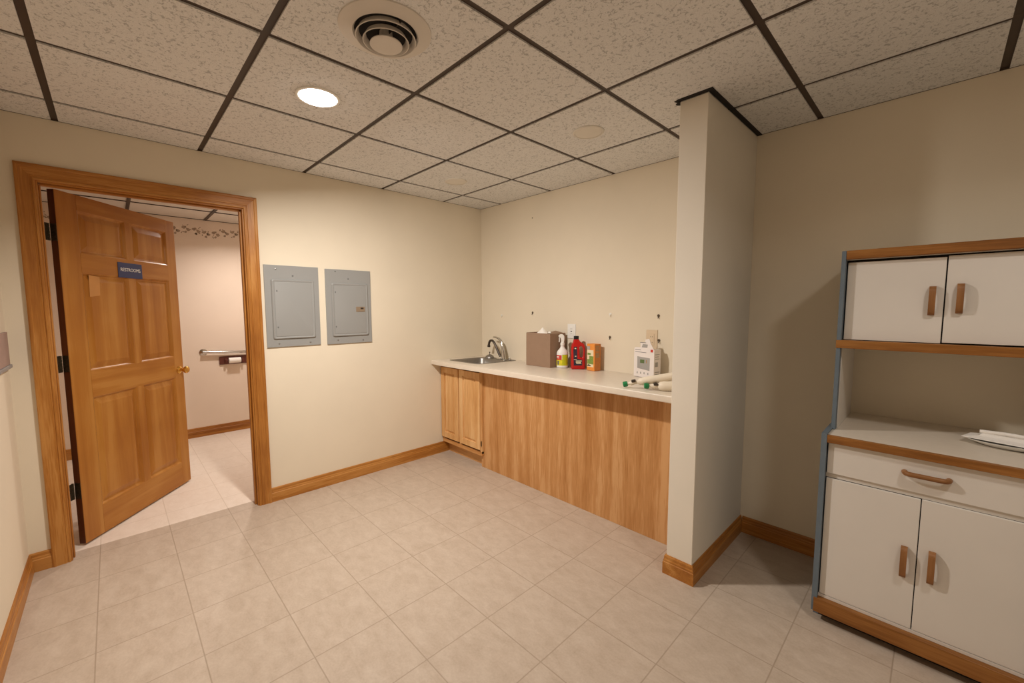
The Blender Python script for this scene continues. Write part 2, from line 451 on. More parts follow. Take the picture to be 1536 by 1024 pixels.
# stencilled border on the rest room wall (flat paint, thin raised)
def blob(bm, y, z, ry, rz, a, x):
    n = 9
    pts = []
    for i in range(n):
        t = 2 * PI * i / n
        k = 1 + .18 * math.sin(3 * t + a)
        u, v = ry * k * math.cos(t), rz * k * math.sin(t)
        pts.append((y + u * math.cos(a) - v * math.sin(a), z + u * math.sin(a) + v * math.cos(a)))
    add_prism(bm, pts, 'x', x, x + .0008)
M['stencil'] = simple('taupe_stencil', srgb(172, 150, 128), .8, var=.12, scale=60)
bm = new_bm()
rnd = random.Random(3)
y = -3.25
while y < -1.05:
    zc0 = 2.182 + .018 * math.sin(y * 17)
    blob(bm, y, zc0 + .014, .021, .014, .4, RX)
    blob(bm, y + .034, zc0 - .006, .019, .015, -.5, RX)
    blob(bm, y + .012, zc0 - .032, .013, .010, .9, RX)
    for k in range(6):
        blob(bm, y + rnd.uniform(-.03, .06), zc0 + rnd.uniform(-.05, .045), rnd.uniform(.005, .011), rnd.uniform(.003, .006), rnd.uniform(0, 3), RX)
    y += .085
obj('stencil_border', bm, M['stencil'], wr)

# baseboards
def base_prof(h=.10, t=.014):
    return [(0, 0), (t, 0), (t, h * .62), (t * .8, h * .66), (t * .8, h * .74), (t * .62, h * .80), (t * .62, h * .92), (t * .35, h), (0, h)]
def bb_x(bm, x0, x1, y, sgn, h=.10):      # runs along x, sticks out in sgn*y
    add_prism(bm, [(y + sgn * a, b) for a, b in base_prof(h)], 'x', x0, x1)
def bb_y(bm, y0, y1, x, sgn, h=.10):
    add_loops(bm, [[(x + sgn * a, yy, b) for a, b in base_prof(h)] for yy in (y0, y1)])
bm = new_bm(); bb_y(bm, -1.989, -.424, 0, 1); struct(obj('baseboard_left', bm, M['trim_y']))
bm = new_bm(); bb_y(bm, YL, -3.050, 0, 1); struct(obj('baseboard_corner', bm, M['trim_y']))
bm = new_bm(); bb_x(bm, .0145, XR, YL, 1); struct(obj('baseboard_side', bm, M['trim_x']))
bm = new_bm(); bb_x(bm, PX1 + .0145, XR, 0, -1); struct(obj('baseboard_back', bm, M['trim_x']))
def mitre(bm, pts, nrm):
    """baseboard along polyline pts (xy), outward offsets nrm at each point"""
    loops = []
    for p, nn in zip(pts, nrm):
        loops.append([(p[0] + nn[0] * a, p[1] + nn[1] * a, b) for a, b in base_prof()])
    add_loops(bm, loops)
bm = new_bm()
mitre(bm, [(PX0, -.482), (PX0, PY), (PX1, PY), (PX1, 0)], [(-1, 0), (-1, -1), (1, -1), (1, 0)])
struct(obj('baseboard_wing', bm, M['trim_y']))
bm = new_bm(); bb_y(bm, RY0, RY1, RX, 1); struct(obj('baseboard_restroom', bm, M['trim_y']))

# ------------------------------------------------------------------ door casing + jamb
tr = struct(thing('trim_1', None, None)); del_keys = None
prof = [(0, 0), (0, .010), (.004, .0125), (.010, .0125), (.013, .0095), (.018, .0095), (.021, .0135), (.034, .0145), (.058, .0155), (.062, .0190), (.072, .0190), (.0775, .0165), (.0775, 0)]
yi0, yi1, zt = -2.9815, -2.0665, 2.0365
def casing(bm, x, sgn):
    rows = []
    for w, d in prof:
        rows.append([(x + sgn * d, yi0 - w * .88, 0), (x + sgn * d, yi0 - w * .88, zt + w), (x + sgn * d, yi1 + w, zt + w), (x + sgn * d, yi1 + w, 0)])
    return rows
def casing_piece(bm, rows, a, b):
    vs = [(bm.verts.new(r[a]), bm.verts.new(r[b])) for r in rows]
    for p, q in zip(vs, vs[1:] + vs[:1]):
        bm.faces.new((p[0], p[1], q[1], q[0]))
    bm.faces.new([v[0] for v in vs]); bm.faces.new([v[1] for v in vs][::-1])
rows = casing(None, 0, 1)
for nm, a, b, mt in (('casing_leg', 0, 1, M['trim_z']), ('casing_head', 1, 2, M['trim_y']), ('casing_leg', 2, 3, M['trim_z'])):
    bm = new_bm(); casing_piece(bm, rows, a, b); obj(nm, bm, mt, tr)
rows = casing(None, -WT, -1)
for nm, a, b, mt in (('casing_leg', 0, 1, M['trim_z']), ('casing_head', 1, 2, M['trim_y']), ('casing_leg', 2, 3, M['trim_z'])):
    bm = new_bm(); casing_piece(bm, rows, a, b); obj(nm, bm, mt, tr)
bm = new_bm()
add_box(bm, -WT - .001, .001, -2.988, -2.975, 0, DH - .001, .001, 1)
add_box(bm, -.060, -.030, -2.975, -2.968, 0, 2.02, .002, 1)
obj('jamb', bm, M['trim_z'], tr)
bm = new_bm()
add_box(bm, -WT - .001, .001, -2.074, -2.061, 0, DH - .001, .001, 1)
add_box(bm, -.060, -.030, -2.085, -2.074, 0, 2.02, .002, 1)
obj('jamb', bm, M['trim_z'], tr)
bm = new_bm()
add_box(bm, -WT - .001, .001, -2.975, -2.074, 2.030, 2.044, .001, 1)
add_box(bm, -.060, -.030, -2.968, -2.085, 2.019, 2.030, .002, 1)
obj('head_jamb', bm, M['trim_y'], tr)

# ------------------------------------------------------------------ six panel door
DW, DT, DHH = .909, .035, 2.022
da = math.atan2(.5734, -.7075)
door = struct(thing('door_1', None, None, (-.151, -2.928, .012), da))
# local: x along the leaf, y: front face at y=0 facing -y? choose front normal = local -y rotated
# t=(cos da, sin da); camera side normal = (sin da, -cos da)  => local -y
us = [0, .125, .452, .508, .818, DW]
vs_ = [0, .175, .842, 1.000, 1.578, 1.690, 1.935, DHH]
def leaf():
    bm = new_bm()
    # stiles and rails (front & back faces flush), panels are set in
    for u0, u1 in ((us[0], us[1]), (us[4], us[5])):
        add_box(bm, u0, u1, 0, DT, 0, DHH, .0012, 1)
    for z0, z1 in ((vs_[1], vs_[2]), (vs_[3], vs_[4]), (vs_[5], vs_[6])):
        add_box(bm, us[2], us[3], 0, DT, z0, z1)
    return bm
obj('stiles', leaf(), M['door'], door)
bm = new_bm()
for z0, z1 in ((0, vs_[1]), (vs_[2], vs_[3]), (vs_[4], vs_[5]), (vs_[6], DHH)):
    add_box(bm, us[1], us[4], 0.0, DT, z0, z1)
obj('rails', bm, M['door_x'], door)
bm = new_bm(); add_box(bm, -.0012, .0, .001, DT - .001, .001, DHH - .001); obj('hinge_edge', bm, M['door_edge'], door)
def panel_bm(u0, u1, z0, z1):
    bm = new_bm()
    def rect(i, y): return [(u0 + i, y, z0 + i), (u1 - i, y, z0 + i), (u1 - i, y, z1 - i), (u0 + i, y, z1 - i)]
    for s, y0 in ((1, 0), (-1, DT)):
        add_loops(bm, [rect(0, y0 + s * .0005), rect(.006, y0 + s * .004), rect(.012, y0 + s * .011), rect(.018, y0 + s * .0125), rect(.046, y0 + s * .0045), rect(.050, y0 + s * .0035)], cap0=False)
    return bm
for z0, z1 in ((vs_[1], vs_[2]), (vs_[3], vs_[4]), (vs_[5], vs_[6])):
    for u0, u1 in ((us[1], us[2]), (us[3], us[4])):
        obj('door_panel', panel_bm(u0, u1, z0, z1), M['door'], door)
# knobs (front and back)
bm = new_bm()
prof_k = [(.030, 0), (.030, -.004), (.024, -.010), (.012, -.016), (.010, -.028), (.017, -.036), (.026, -.046), (.027, -.056), (.022, -.064), (.010, -.068)]
add_lathe(bm, prof_k, (.862, 0, .895), 28, ax='y')
kb = obj('door_knob', bm, M['brass'], door, True)
bm = new_bm()
add_lathe(bm, [(r, -h) for r, h in prof_k], (.862, DT, .895), 28, ax='y')
obj('door_knob', bm, M['brass'], door, True)
bm = new_bm(); add_box(bm, DW, DW + .0015, .006, DT - .006, .865, .925); obj('latch_plate', bm, M['brass'], door)
# hinges : leaf on the door edge + knuckle + leaf on the jamb side
for hz in (1.79, 1.06, .32):
    bm = new_bm()
    add_box(bm, -.0025, -.0012, .001, DT - .002, hz - .047, hz + .047)
    for k in range(5):
        add_lathe(bm, [(.006, -.0085), (.006, .0085)], (-.009, DT + .002, hz - .038 + .019 * k), 12)
    add_box(bm, -.030, -.008, DT - .003, DT + .0, hz - .047, hz + .047)
    obj('hinge', bm, M['hinge'], door)
# sign
bm = new_bm(); add_box(bm, .372, .566, -.004, -.0004, 1.570, 1.668, .001, 1); sg = tag(obj('sign', bm, M['sign'], door), 'dark blue sign with white capital lettering')
def text_mesh(body, size, mat, name, parent, loc, rot, ext=.0006, sx=1, align='CENTER'):
    cu = bpy.data.curves.new(name, 'FONT'); cu.body = body; cu.size = size; cu.extrude = ext
    cu.align_x = align; cu.align_y = 'CENTER'
    o = bpy.data.objects.new(name, cu); COL.objects.link(o)
    dg = bpy.context.evaluated_depsgraph_get()
    me = bpy.data.meshes.new_from_object(o.evaluated_get(dg))
    bpy.data.objects.remove(o)
    mo = bpy.data.objects.new(name, me); COL.objects.link(mo)
    me.materials.clear(); me.materials.append(mat)
    mo.parent = parent; mo.location = loc; mo.rotation_euler = rot; mo.scale = (sx, 1, 1)
    return mo
text_mesh('RESTROOMS', .031, M['white'], 'lettering', sg, (.469, -.0046, 1.622), (PI / 2, 0, 0), sx=.92)
bm = new_bm()
add_prism(bm, [(.165, 1.44), (.235, 1.45), (.240, 1.562), (.168, 1.57)], 'y', .0032, .0034)
obj('tape_residue', bm, M['tape'], door)

# ------------------------------------------------------------------ rest room fittings
g = thing('grab_bar', 'chrome grab bar on the rest room wall above the paper holder', 'grab bar', (RX, -1.85, .89))
bm = new_bm()
add_tube(bm, [(.036, -.21, .02), (.036, .45, -.012)], .014, 16)
obj('bar', bm, M['chrome'], g, True)
for yy, zz in ((-.20, .0195), (.44, -.0115)):
    bm = new_bm(); add_lathe(bm, [(.036, 0.0005), (.036, .006), (.015, .010), (.014, .036)], (0, yy, zz), 24, ax='x'); obj('flange', bm, M['chrome'], g, True)
t = thing('toilet_paper_holder', 'dark wood toilet paper holder with a white roll below the grab bar', 'paper holder', (RX, -1.778, .805))
bm = new_bm(); add_box(bm, .0005, .014, -.135, .135, -.045, .045, .004, 2); obj('back_plate', bm, M['hookwood'], t)
for s in (-1, 1):
    bm = new_bm(); add_box(bm, .014, .055, s * .078 - .009, s * .078 + .009, -.018, .018, .004, 2); obj('bracket', bm, M['hookwood'], t)
bm = new_bm(); add_lathe(bm, [(.007, -.069), (.007, .069)], (.040, 0, 0), 16, ax='y'); obj('rod', bm, M['hookwood'], t, True)
r_ = obj('toilet_paper_roll', (lambda b: (add_lathe(b, [(.009, -.056), (.030, -.056), (.030, .056), (.009, .056)], (0, 0, 0), 28, cap0=False, cap1=False, ax='y'), b)[1])(new_bm()), M['paper'], None, True, (RX + .045, -1.775, .803))
tag(r_, 'thin white toilet paper roll on the dark wood holder', 'toilet paper')

# ------------------------------------------------------------------ breaker panels
def breaker(name, label, y0, y1, z0, z1, dy0, dy1, dz0, dz1, hinge_marks, screws, latch):
    t = thing(name, label, 'electrical panel', (0, (y0 + y1) / 2, (z0 + z1) / 2), 0)
    cy, cz = (y0 + y1) / 2, (z0 + z1) / 2
    bm = new_bm(); add_box(bm, -.0005, .010, y0 - cy, y1 - cy, z0 - cz, z1 - cz, .0015, 2); obj('cover_plate', bm, M['greypaint'], t)
    def rr(i, x): return [(x, p[0], p[1]) for p in [(q[0], q[1]) for q in rrect(dy0 - cy + i, dy1 - cy - i, dz0 - cz + i, dz1 - cz - i, max(.004, .014 - i * .5), 0)]]
    bm = new_bm()
    add_loops(bm, [rr(0, .010), rr(.002, .017), rr(.006, .0205), rr(.012, .0205), rr(.016, .0185), rr(.019, .0175)], cap0=False)
    obj('raised_surround', bm, M['greypaint'], t, True)
    bm = new_bm()
    add_loops(bm, [rr(.0195, .0170), rr(.0205, .0195), rr(.0225, .0200)], cap0=False)
    d = obj('panel_door', bm, M['greypaint'], t, True)
    for (yy, zz) in hinge_marks:
        bm = new_bm(); add_box(bm, .0198, .0212, yy - cy - .004, yy - cy + .004, zz - cz - .006, zz - cz + .006, .0005, 1); obj('hinge_tab', bm, M['greydark'], d)
    for (yy, zz, hi) in screws:
        bm = new_bm(); add_lathe(bm, [(.006, 0), (.0055, .002), (.003, .003)], (.0098, yy - cy, zz - cz), 14, ax='x'); obj('screw', bm, M['screw' if hi else 'greydark'], t, True)
    if latch:
        a, b2, c, dd = latch
        bm = new_bm(); add_box(bm, .0195, .0225, a - cy, b2 - cy, c - cz, dd - cz, .001, 1); l = tag(obj('latch', bm, M['taupe_latch'], d), 'brown recessed latch')
        bm = new_bm(); add_box(bm, .0224, .0235, a - cy + .036, b2 - cy - .012, c - cz + .022, dd - cz - .007, .0003, 1); obj('latch_slide', bm, M['metal_dark'], l)
    return t
breaker('breaker_panel', 'grey steel breaker panel nearest the doorway, plain door without a latch', -1.967, -1.605, 1.105, 1.679, -1.928, -1.640, 1.160, 1.582,
        [(-1.893, 1.50), (-1.895, 1.245)], [(-1.892, 1.652, 1), (-1.783, 1.610, 0), (-1.891, 1.130, 1), (-1.681, 1.128, 1)], None)
breaker('breaker_panel', 'grey steel breaker panel farther from the doorway, brown latch on its door', -1.556, -1.197, 1.101, 1.674, -1.516, -1.224, 1.158, 1.570,
        [(-1.487, 1.50), (-1.489, 1.235)], [(-1.479, 1.657, 0), (-1.380, 1.604, 0), (-1.475, 1.132, 1), (-1.273, 1.121, 0)], (-1.328, -1.256, 1.347, 1.388))

# ------------------------------------------------------------------ left wall panel (cut by the frame)
t = thing('wall_plaque', 'mauve wall plaque with grey ledge on the side wall at the left edge', 'wall plaque', (.20, YL, 1.18))
bm = new_bm(); add_box(bm, -.145, .15, .0005, .012, -.070, .090, .002, 2); obj('plaque_board', bm, M['mauve'], t)
bm = new_bm(); add_box(bm, -.150, .155, .0005, .018, -.088, -.070, .003, 2); obj('ledge', bm, M['greyledge'], t)

# ------------------------------------------------------------------ ceiling fittings
lc = (1.180, -1.988)
t = thing('recessed_light', 'lit round recessed ceiling light near the doorway', 'ceiling light', (lc[0], lc[1], H))
bm = new_bm()
add_lathe(bm, [(.096, 0.001), (.096, -.004), (.091, -.007), (.082, -.006), (.079, .002)], (0, 0, 0), 48, cap0=False, cap1=False)
obj('trim_ring', bm, M['white'], t, True)
bm = new_bm(); add_lathe(bm, [(.081, -.002), (.078, -.009), (.058, -.016), (.025, -.020)], (0, 0, 0), 40, cap0=True); obj('bulb_face', bm, M['bulb'], t, True)

dup(t, (3.64, -1.37, H), label='added round recessed fill light over the hutch side of the room, out of view')  # unseen fixture, added to house the fill lamp
t = thing('ceiling_vent', 'round ceiling air diffuser with concentric rings near the recessed light', 'vent', (1.812, -1.979, H))
bm = new_bm()
add_lathe(bm, [(.158, 0.0), (.157, -.004), (.148, -.007), (.122, -.012), (.112, -.016), (.106, -.010), (.108, .001)], (0, 0, 0), 64, cap0=False, cap1=False)
obj('flange', bm, M['vent'], t, True)
bm = new_bm(); add_lathe(bm, [(.107, -.001), (.050, -.002)], (0, 0, 0), 48, cap0=False); obj('duct_throat', bm, M['dark'], t)
for r0, zb, zt_ in ((.103, -.030, -.002), (.079, -.040, -.006)):
    bm = new_bm()
    add_lathe(bm, [(r0 - .012, zb + .020), (r0 - .009, zb + .010), (r0 - .002, zb), (r0, zb), (r0 + .0005, zb + .002), (r0 - .006, zb + .011), (r0 - .010, zb + .020)], (0, 0, 0), 64, cap0=False, cap1=False)
    obj('ring', bm, M['vent'], t, True)
bm = new_bm(); add_lathe(bm, [(.022, -.004), (.024, -.030), (.046, -.040), (.055, -.046), (.0555, -.049), (.050, -.051), (.020, -.046), (.006, -.046)], (0, 0, 0), 48); obj('centre_disc', bm, M['vent'], t, True)
bm = new_bm()
add_box(bm, -.105, .105, -.0015, .0015, -.020, -.002)
obj('spoke', bm, M['metal_dark'], t)

def disc(x, y, label):
    t = thing('ceiling_speaker', label, 'ceiling speaker', (x, y, H), 0)
    bm = new_bm(); add_lathe(bm, [(.086, 0), (.086, -.004), (.080, -.008), (.074, -.007)], (0, 0, 0), 48, cap0=False, cap1=False); obj('rim', bm, M['disc'], t, True)
    bm = new_bm(); add_lathe(bm, [(.075, -.001), (.073, -.0065), (.030, -.009), (.004, -.0095)], (0, 0, 0), 48); obj('cover', bm, M['disc'], t, True)
    return t
s1 = disc(1.805, -.752, 'round cream ceiling speaker cover nearest the wing wall')
dup(s1, (.577, -.747, H), label='round cream ceiling speaker cover near the far corner, smaller in view')

# rest room light
t = thing('recessed_light', 'glowing round light in the rest room ceiling seen through the doorway', 'ceiling light', (-1.395, -1.66, HR))
bm = new_bm()
add_lathe(bm, [(.096, 0.001), (.096, -.004), (.091, -.007), (.082, -.006), (.079, .002)], (0, 0, 0), 40, cap0=False, cap1=False)
obj('trim_ring', bm, M['white'], t, True)
bm = new_bm(); add_lathe(bm, [(.081, -.002), (.078, -.009), (.058, -.016), (.025, -.020)], (0, 0, 0), 32); obj('bulb_face', bm, M['bulb'], t, True)

# ------------------------------------------------------------------ sink cabinet, oak panel, countertop
def zc(x, y): return .880 + .006 * x - .025 * y
t = thing('sink_cabinet', 'light oak two-door sink base cabinet in the corner', 'cabinet', (.29, -.25, 0))
ox, oy = .29, -.25
bm = new_bm()
add_box(bm, .002 - ox, .020 - ox, -.500 - oy, -.004 - oy, .105, .836)
add_box(bm, .525 - ox, .541 - ox, -.4815 - oy, -.004 - oy, .105, .836)
add_box(bm, .020 - ox, .525 - ox, -.480 - oy, -.004 - oy, .105, .122)
add_box(bm, .020 - ox, .525 - ox, -.012 - oy, -.004 - oy, .122, .836)
obj('body', bm, M['ply'], t)
bm = new_bm()
for a, b2 in ((.002, .032), (.262, .288), (.548, .574)):
    add_box(bm, a - ox, b2 - ox, -.502 - oy, -.482 - oy, .122, .842)
obj('face_frame', bm, M['cab'], t)
for z0, z1 in ((.835, .851), (.104, .140)):
    bm = new_bm(); add_box(bm, .002 - ox, .574 - ox, -.5025 - oy, -.482 - oy, z0, z1); obj('face_rail', bm, M['cab_x'], t)
bm = new_bm(); add_box(bm, .002 - ox, .5435 - ox, -.440 - oy, -.425 - oy, 0, .104); obj('toe_kick', bm, M['cab_x'], t)
def raised(u0, u1, z0, z1, y, th=.019, fr=.052):
    """raised panel cabinet door facing -y with front face at y"""
    bm = new_bm()
    def rect(i, d): return [(u0 + i, y + d, z0 + i), (u1 - i, y + d, z0 + i), (u1 - i, y + d, z1 - i), (u0 + i, y + d, z1 - i)]
    add_loops(bm, [rect(0, th), rect(0, .003), rect(.003, 0), rect(fr, 0), rect(fr + .002, .011), rect(fr + .008, .012), rect(fr + .022, .003), rect(fr + .026, .002)])
    return bm
for a, b2 in ((.006, .268), (.283, .566)):
    obj('cabinet_door', raised(a - ox, b2 - ox, .158, .826, -.522 - oy), M['cab'], t)
for zz in (.24,):
    bm = new_bm(); add_box(bm, .566 - ox, .5735 - ox, -.508 - oy, -.5025 - oy, .19, .235, .001, 1); obj('hinge', bm, M['hinge'], t)

t = tag(obj('oak_panel', (lambda b: (add_prism(b, [(.545, .0005), (PX0 - .001, .0005), (PX0 - .001, .8648), (.545, .8545)], 'y', -.4805, -.468), b)[-1])(new_bm()), M['oak_panel']),
        'wide vertical-grain oak sheet closing the front under the countertop', 'panel')

# countertop with a sink cutout
SX0, SX1, SY0, SY1 = .115, .540, -.510, -.035
def slab(xs, ys, hole, th, mat):
    bm = new_bm()
    top = {}; bot = {}
    for i, x in enumerate(xs):
        for j, y in enumerate(ys):
            top[i, j] = bm.verts.new((x, y, zc(x, y))); bot[i, j] = bm.verts.new((x, y, zc(x, y) - th))
    cells = {(i, j) for i in range(len(xs) - 1) for j in range(len(ys) - 1)} - {hole}
    for (i, j) in cells:
        bm.faces.new((top[i, j], top[i + 1, j], top[i + 1, j + 1], top[i, j + 1]))
        bm.faces.new((bot[i, j], bot[i, j + 1], bot[i + 1, j + 1], bot[i + 1, j]))
        for (di, dj, a, b2) in ((0, -1, (i, j), (i + 1, j)), (0, 1, (i + 1, j + 1), (i, j + 1)), (-1, 0, (i, j + 1), (i, j)), (1, 0, (i + 1, j), (i + 1, j + 1))):
            if (i + di, j + dj) not in cells:
                bm.faces.new((top[a], bot[a], bot[b2], top[b2]))
    return bm
bm = slab([.002, SX0 + .015, SX1 - .015, PX0 - .001], [-.622, SY0 + .015, SY1 - .015, -.002], (1, 1), .040, None)
e = [ed for ed in bm.edges if all(v.co.y < -.621 for v in ed.verts) and abs(ed.verts[0].co.x - ed.verts[1].co.x) > .05]
bmesh.ops.bevel(bm, geom=e, offset=.007, segments=4, profile=.5, affect='EDGES')
ct = tag(obj('countertop', bm, M['laminate'], None, True), 'long cream laminate countertop between the corner and the wing wall', 'countertop')

# sink
t = thing('sink', 'stainless steel drop-in sink at the corner end of the countertop', 'sink', (0, 0, 0))
def sk(x0, x1, y0, y1, r, d): return [(x, y, zc(x, y) + d) for x, y, _ in rrect(x0, x1, y0, y1, r, 0)]
bm = new_bm()
bx0, bx1, by0, by1 = SX0 + .028, SX1 - .028, SY0 + .028, SY1 - .095
add_loops(bm, [sk(SX0, SX1, SY0, SY1, .03, .0003), sk(SX0 + .002, SX1 - .002, SY0 + .002, SY1 - .002, .03, .004), sk(SX0 + .008, SX1 - .008, SY0 + .008, SY1 - .008, .028, .0045),
               sk(SX0 + .012, SX1 - .012, SY0 + .012, SY1 - .012, .028, .002),
               sk(bx0, bx1, by0, by1, .05, .0015), sk(bx0 + .004, bx1 - .004, by0 + .004, by1 - .004, .05, -.006),
               sk(bx0 + .010, bx1 - .010, by0 + .010, by1 - .010, .05, -.135), sk(bx0 + .022, bx1 - .022, by0 + .022, by1 - .022, .045, -.152), sk(bx0 + .06, bx1 - .06, by0 + .06, by1 - .06, .04, -.156)], cap0=False, cap1=True)
obj('basin', bm, M['steel'], t, True)
bm = new_bm(); cxs, cys = (bx0 + bx1) / 2, (by0 + by1) / 2
add_lathe(bm, [(.043, .0), (.043, .002), (.036, .003), (.030, -.001), (.006, -.002)], (cxs, cys, zc(cxs, cys) - .156), 28); obj('drain', bm, M['chrome'], t, True)

# faucet
fx, fy = .385, -.082
fz = zc(fx, fy) + .003
t = thing('faucet', 'chrome single-lever faucet with arched spout on the sink deck', 'faucet', (fx, fy, fz))
bm = new_bm(); add_loops(bm, [rrect(-.075, .06, -.026, .026, .025, z) for z in (0, .004)] + [rrect(-.070, .055, -.021, .021, .021, .007)]); obj('base_plate', bm, M['chrome'], t, True)
bm = new_bm()
loops = []
for i in range(11):
    k = i / 10
    z = .006 + .150 * k
    r = .024 - .010 * k
    cxx = .018 - .004 * k - .028 * k ** 3
    loops.append([(cxx + r * math.cos(a), .008 * 0 + r * .85 * math.sin(a), z) for a in [2 * PI * j / 20 for j in range(20)]])
add_loops(bm, loops); obj('body', bm, M['chrome'], t, True)
bm = new_bm(); add_tube(bm, bez((-.004, 0, .15), (-.02, 0, .19), (-.06, 0, .208), (-.125, 0, .205), 12), [.014 - .0006 * i for i in range(13)], 14, flat=.6); obj('lever', bm, M['chrome'], t, True)
bm = new_bm()
path = bez((-.012, -.012, .028), (-.05, -.016, .08), (-.075, -.018, .155), (-.115, -.02, .172), 12) + bez((-.115, -.02, .172), (-.145, -.021, .176), (-.160, -.022, .165), (-.164, -.022, .120), 8)[1:]
add_tube(bm, path, .0112, 14)
add_tube(bm, [(-.1635, -.022, .127), (-.1645, -.022, .108)], .0145, 14)
obj('spout', bm, M['metal_dark'], t, True)
# strainer dome lying on the deck
sx_, sy_ = .215, -.088
t = thing('sink_strainer', 'small dark metal sink strainer with a stem on the sink deck', 'sink strainer', (sx_, sy_, zc(sx_, sy_) + .0035))
bm = new_bm(); add_lathe(bm, [(.046, 0), (.045, .006), (.036, .020), (.020, .031), (.005, .034)], (0, 0, 0), 28, cap1=True); obj('dome', bm, M['steel'], t, True)
bm = new_bm(); add_lathe(bm, [(.003, .033), (.003, .050), (.006, .052), (.006, .058), (.002, .060)], (0, 0, 0), 12); obj('stem', bm, M['metal_dark'], t, True)
sx_, sy_ = .480, -.075
bm = new_bm(); add_lathe(bm, [(.016, 0), (.016, .010), (.011, .016), (.010, .020), (.004, .021)], (0, 0, 0), 20)
tag(obj('sprayer_cap', bm, M['chrome'], None, True, (sx_, sy_, zc(sx_, sy_) + .0035)), 'short chrome sprayer cap at the right end of the sink deck', 'sprayer cap')

# ------------------------------------------------------------------ items on the counter
def onc(x, y): return (x, y, zc(x, y) + .0022)
# cardboard box
t = thing('cardboard_box', 'open brown cardboard box with white paper stuffing beside the sink', 'box', (0, 0, 0))
A = [(.815, -.205), (1.083, -.212), (1.095, -.030), (.832, -.030)]
def lerp(a, b, k): return tuple(a[i] + (b[i] - a[i]) * k for i in range(len(a)))
def quad(s, z, off=0):
    c = (sum(p[0] for p in A) / 4, sum(p[1] for p in A) / 4)
    out = []
    for p in A:
        q = lerp(c, p, s); out.append((q[0], q[1], zc(c[0], -.2) + .0012 + z))
    return out
bm = new_bm()
add_loops(bm, [quad(1, 0), quad(1.005, .10), quad(1.0, .272), quad(.975, .275), quad(.970, .262), quad(.970, .10)], cap0=True, cap1=False)
obj('box_body', bm, M['cardboard'], t)
bm = new_bm(); add_loops(bm, [quad(.968, .235), quad(.968, .240)]); obj('inner_flap', bm, M['cardboard'], t)
bm = new_bm()
zb = zc(1, -.2)
def P3(x, y, z): return (x, y, zb + z)
v = [bm.verts.new(P3(1.075, -.20, .268)), bm.verts.new(P3(1.088, -.035, .270)), bm.verts.new(P3(.99, -.032, .286)), bm.verts.new(P3(.985, -.14, .272)),
     bm.verts.new(P3(1.075, -.20, .272)), bm.verts.new(P3(1.088, -.035, .274)), bm.verts.new(P3(.99, -.032, .290)), bm.verts.new(P3(.985, -.14, .276))]
for f in ((0, 1, 2, 3), (4, 7, 6, 5), (0, 4, 5, 1), (1, 5, 6, 2), (2, 6, 7, 3), (3, 7, 4, 0)): bm.faces.new([v[i] for i in f])
obj('box_flap', bm, M['cardboard'], t)
# crumpled paper
def crumple(name, cx, cy, cz, rx, ry, rz, seed, mat, label, cat, group=None, point=0):
    b = bmesh.new(); bmesh.ops.create_icosphere(b, subdivisions=3, radius=1)
    rr = random.Random(seed)
    ph = [rr.uniform(0, 6) for _ in range(6)]
    for vv in b.verts:
        p = vv.co
        k = 1 + .10 * math.sin(5 * p.x + ph[0]) * math.cos(6 * p.y + ph[1]) + .08 * math.sin(9 * p.z + ph[2] + 4 * p.x)
        up = max(0, p.z)
        taper = 1 - point * up
        vv.co = Vector((p.x * rx * k * taper, p.y * ry * k * taper, max(-.3, p.z) * rz * (1 + .25 * point * up)))
    o = obj(name, b, mat, None, False, (cx, cy, cz))
    return tag(o, label, cat, group)
crumple('crumpled_paper', .945, -.145, zb + .262, .060, .040, .048, 4, M['paper'], 'white crumpled paper peak sticking out of the cardboard box', 'paper', point=.72)
crumple('crumpled_paper', 1.045, -.175, zb + .281, .016, .012, .010, 9, M['paper'], 'small white paper scrap on the right flap of the cardboard box', 'paper', point=.2)

# spray bottle
bx, by = 1.135, -.120
t = thing('spray_bottle', 'white trigger spray bottle with yellow and red label before the cardboard box', 'spray bottle', onc(bx, by), math.radians(42))
bm = new_bm()
add_lathe(bm, [(.040, 0), (.045, .004), (.046, .02), (.046, .118), (.043, .130), (.034, .142), (.020, .158), (.015, .172), (.014, .182)], n=36, sy=.72)
obj('bottle', bm, M['white'], t, True)
bm = new_bm(); add_lathe(bm, [(.0175, .180), (.0175, .200), (.014, .203)], n=24); obj('collar', bm, M['white'], t, True)
# spray head: local -x = nozzle to camera left
bm = new_bm()
add_prism(bm, [(.012, .200), (.016, .232), (.014, .256), (.004, .268), (-.012, .270), (-.030, .263), (-.034, .252), (-.030, .246), (-.016, .246), (-.011, .232), (-.011, .200)], 'y', -.010, .010)
bmesh.ops.bevel(bm, geom=list(bm.edges), offset=.003, segments=2, affect='EDGES')
obj('spray_head', bm, M['white'], t, True)
bm = new_bm(); add_tube(bm, bez((-.022, 0, .246), (-.030, 0, .232), (-.020, 0, .220), (-.028, 0, .206), 8), .004, 10); obj('trigger', bm, M['white'], t, True)
def wrap(bm, r, sy, a0, a1, z0, z1, off=.0006, n=14):
    lo = []; hi = []
    for i in range(n + 1):
        a = math.radians(a0 + (a1 - a0) * i / n)
        for L, z in ((lo, z0), (hi, z1)):
            L.append(bm.verts.new(((r + off) * math.cos(a), (r * sy + off) * math.sin(a), z)))
    for i in range(n): bm.faces.new((lo[i], lo[i + 1], hi[i + 1], hi[i]))
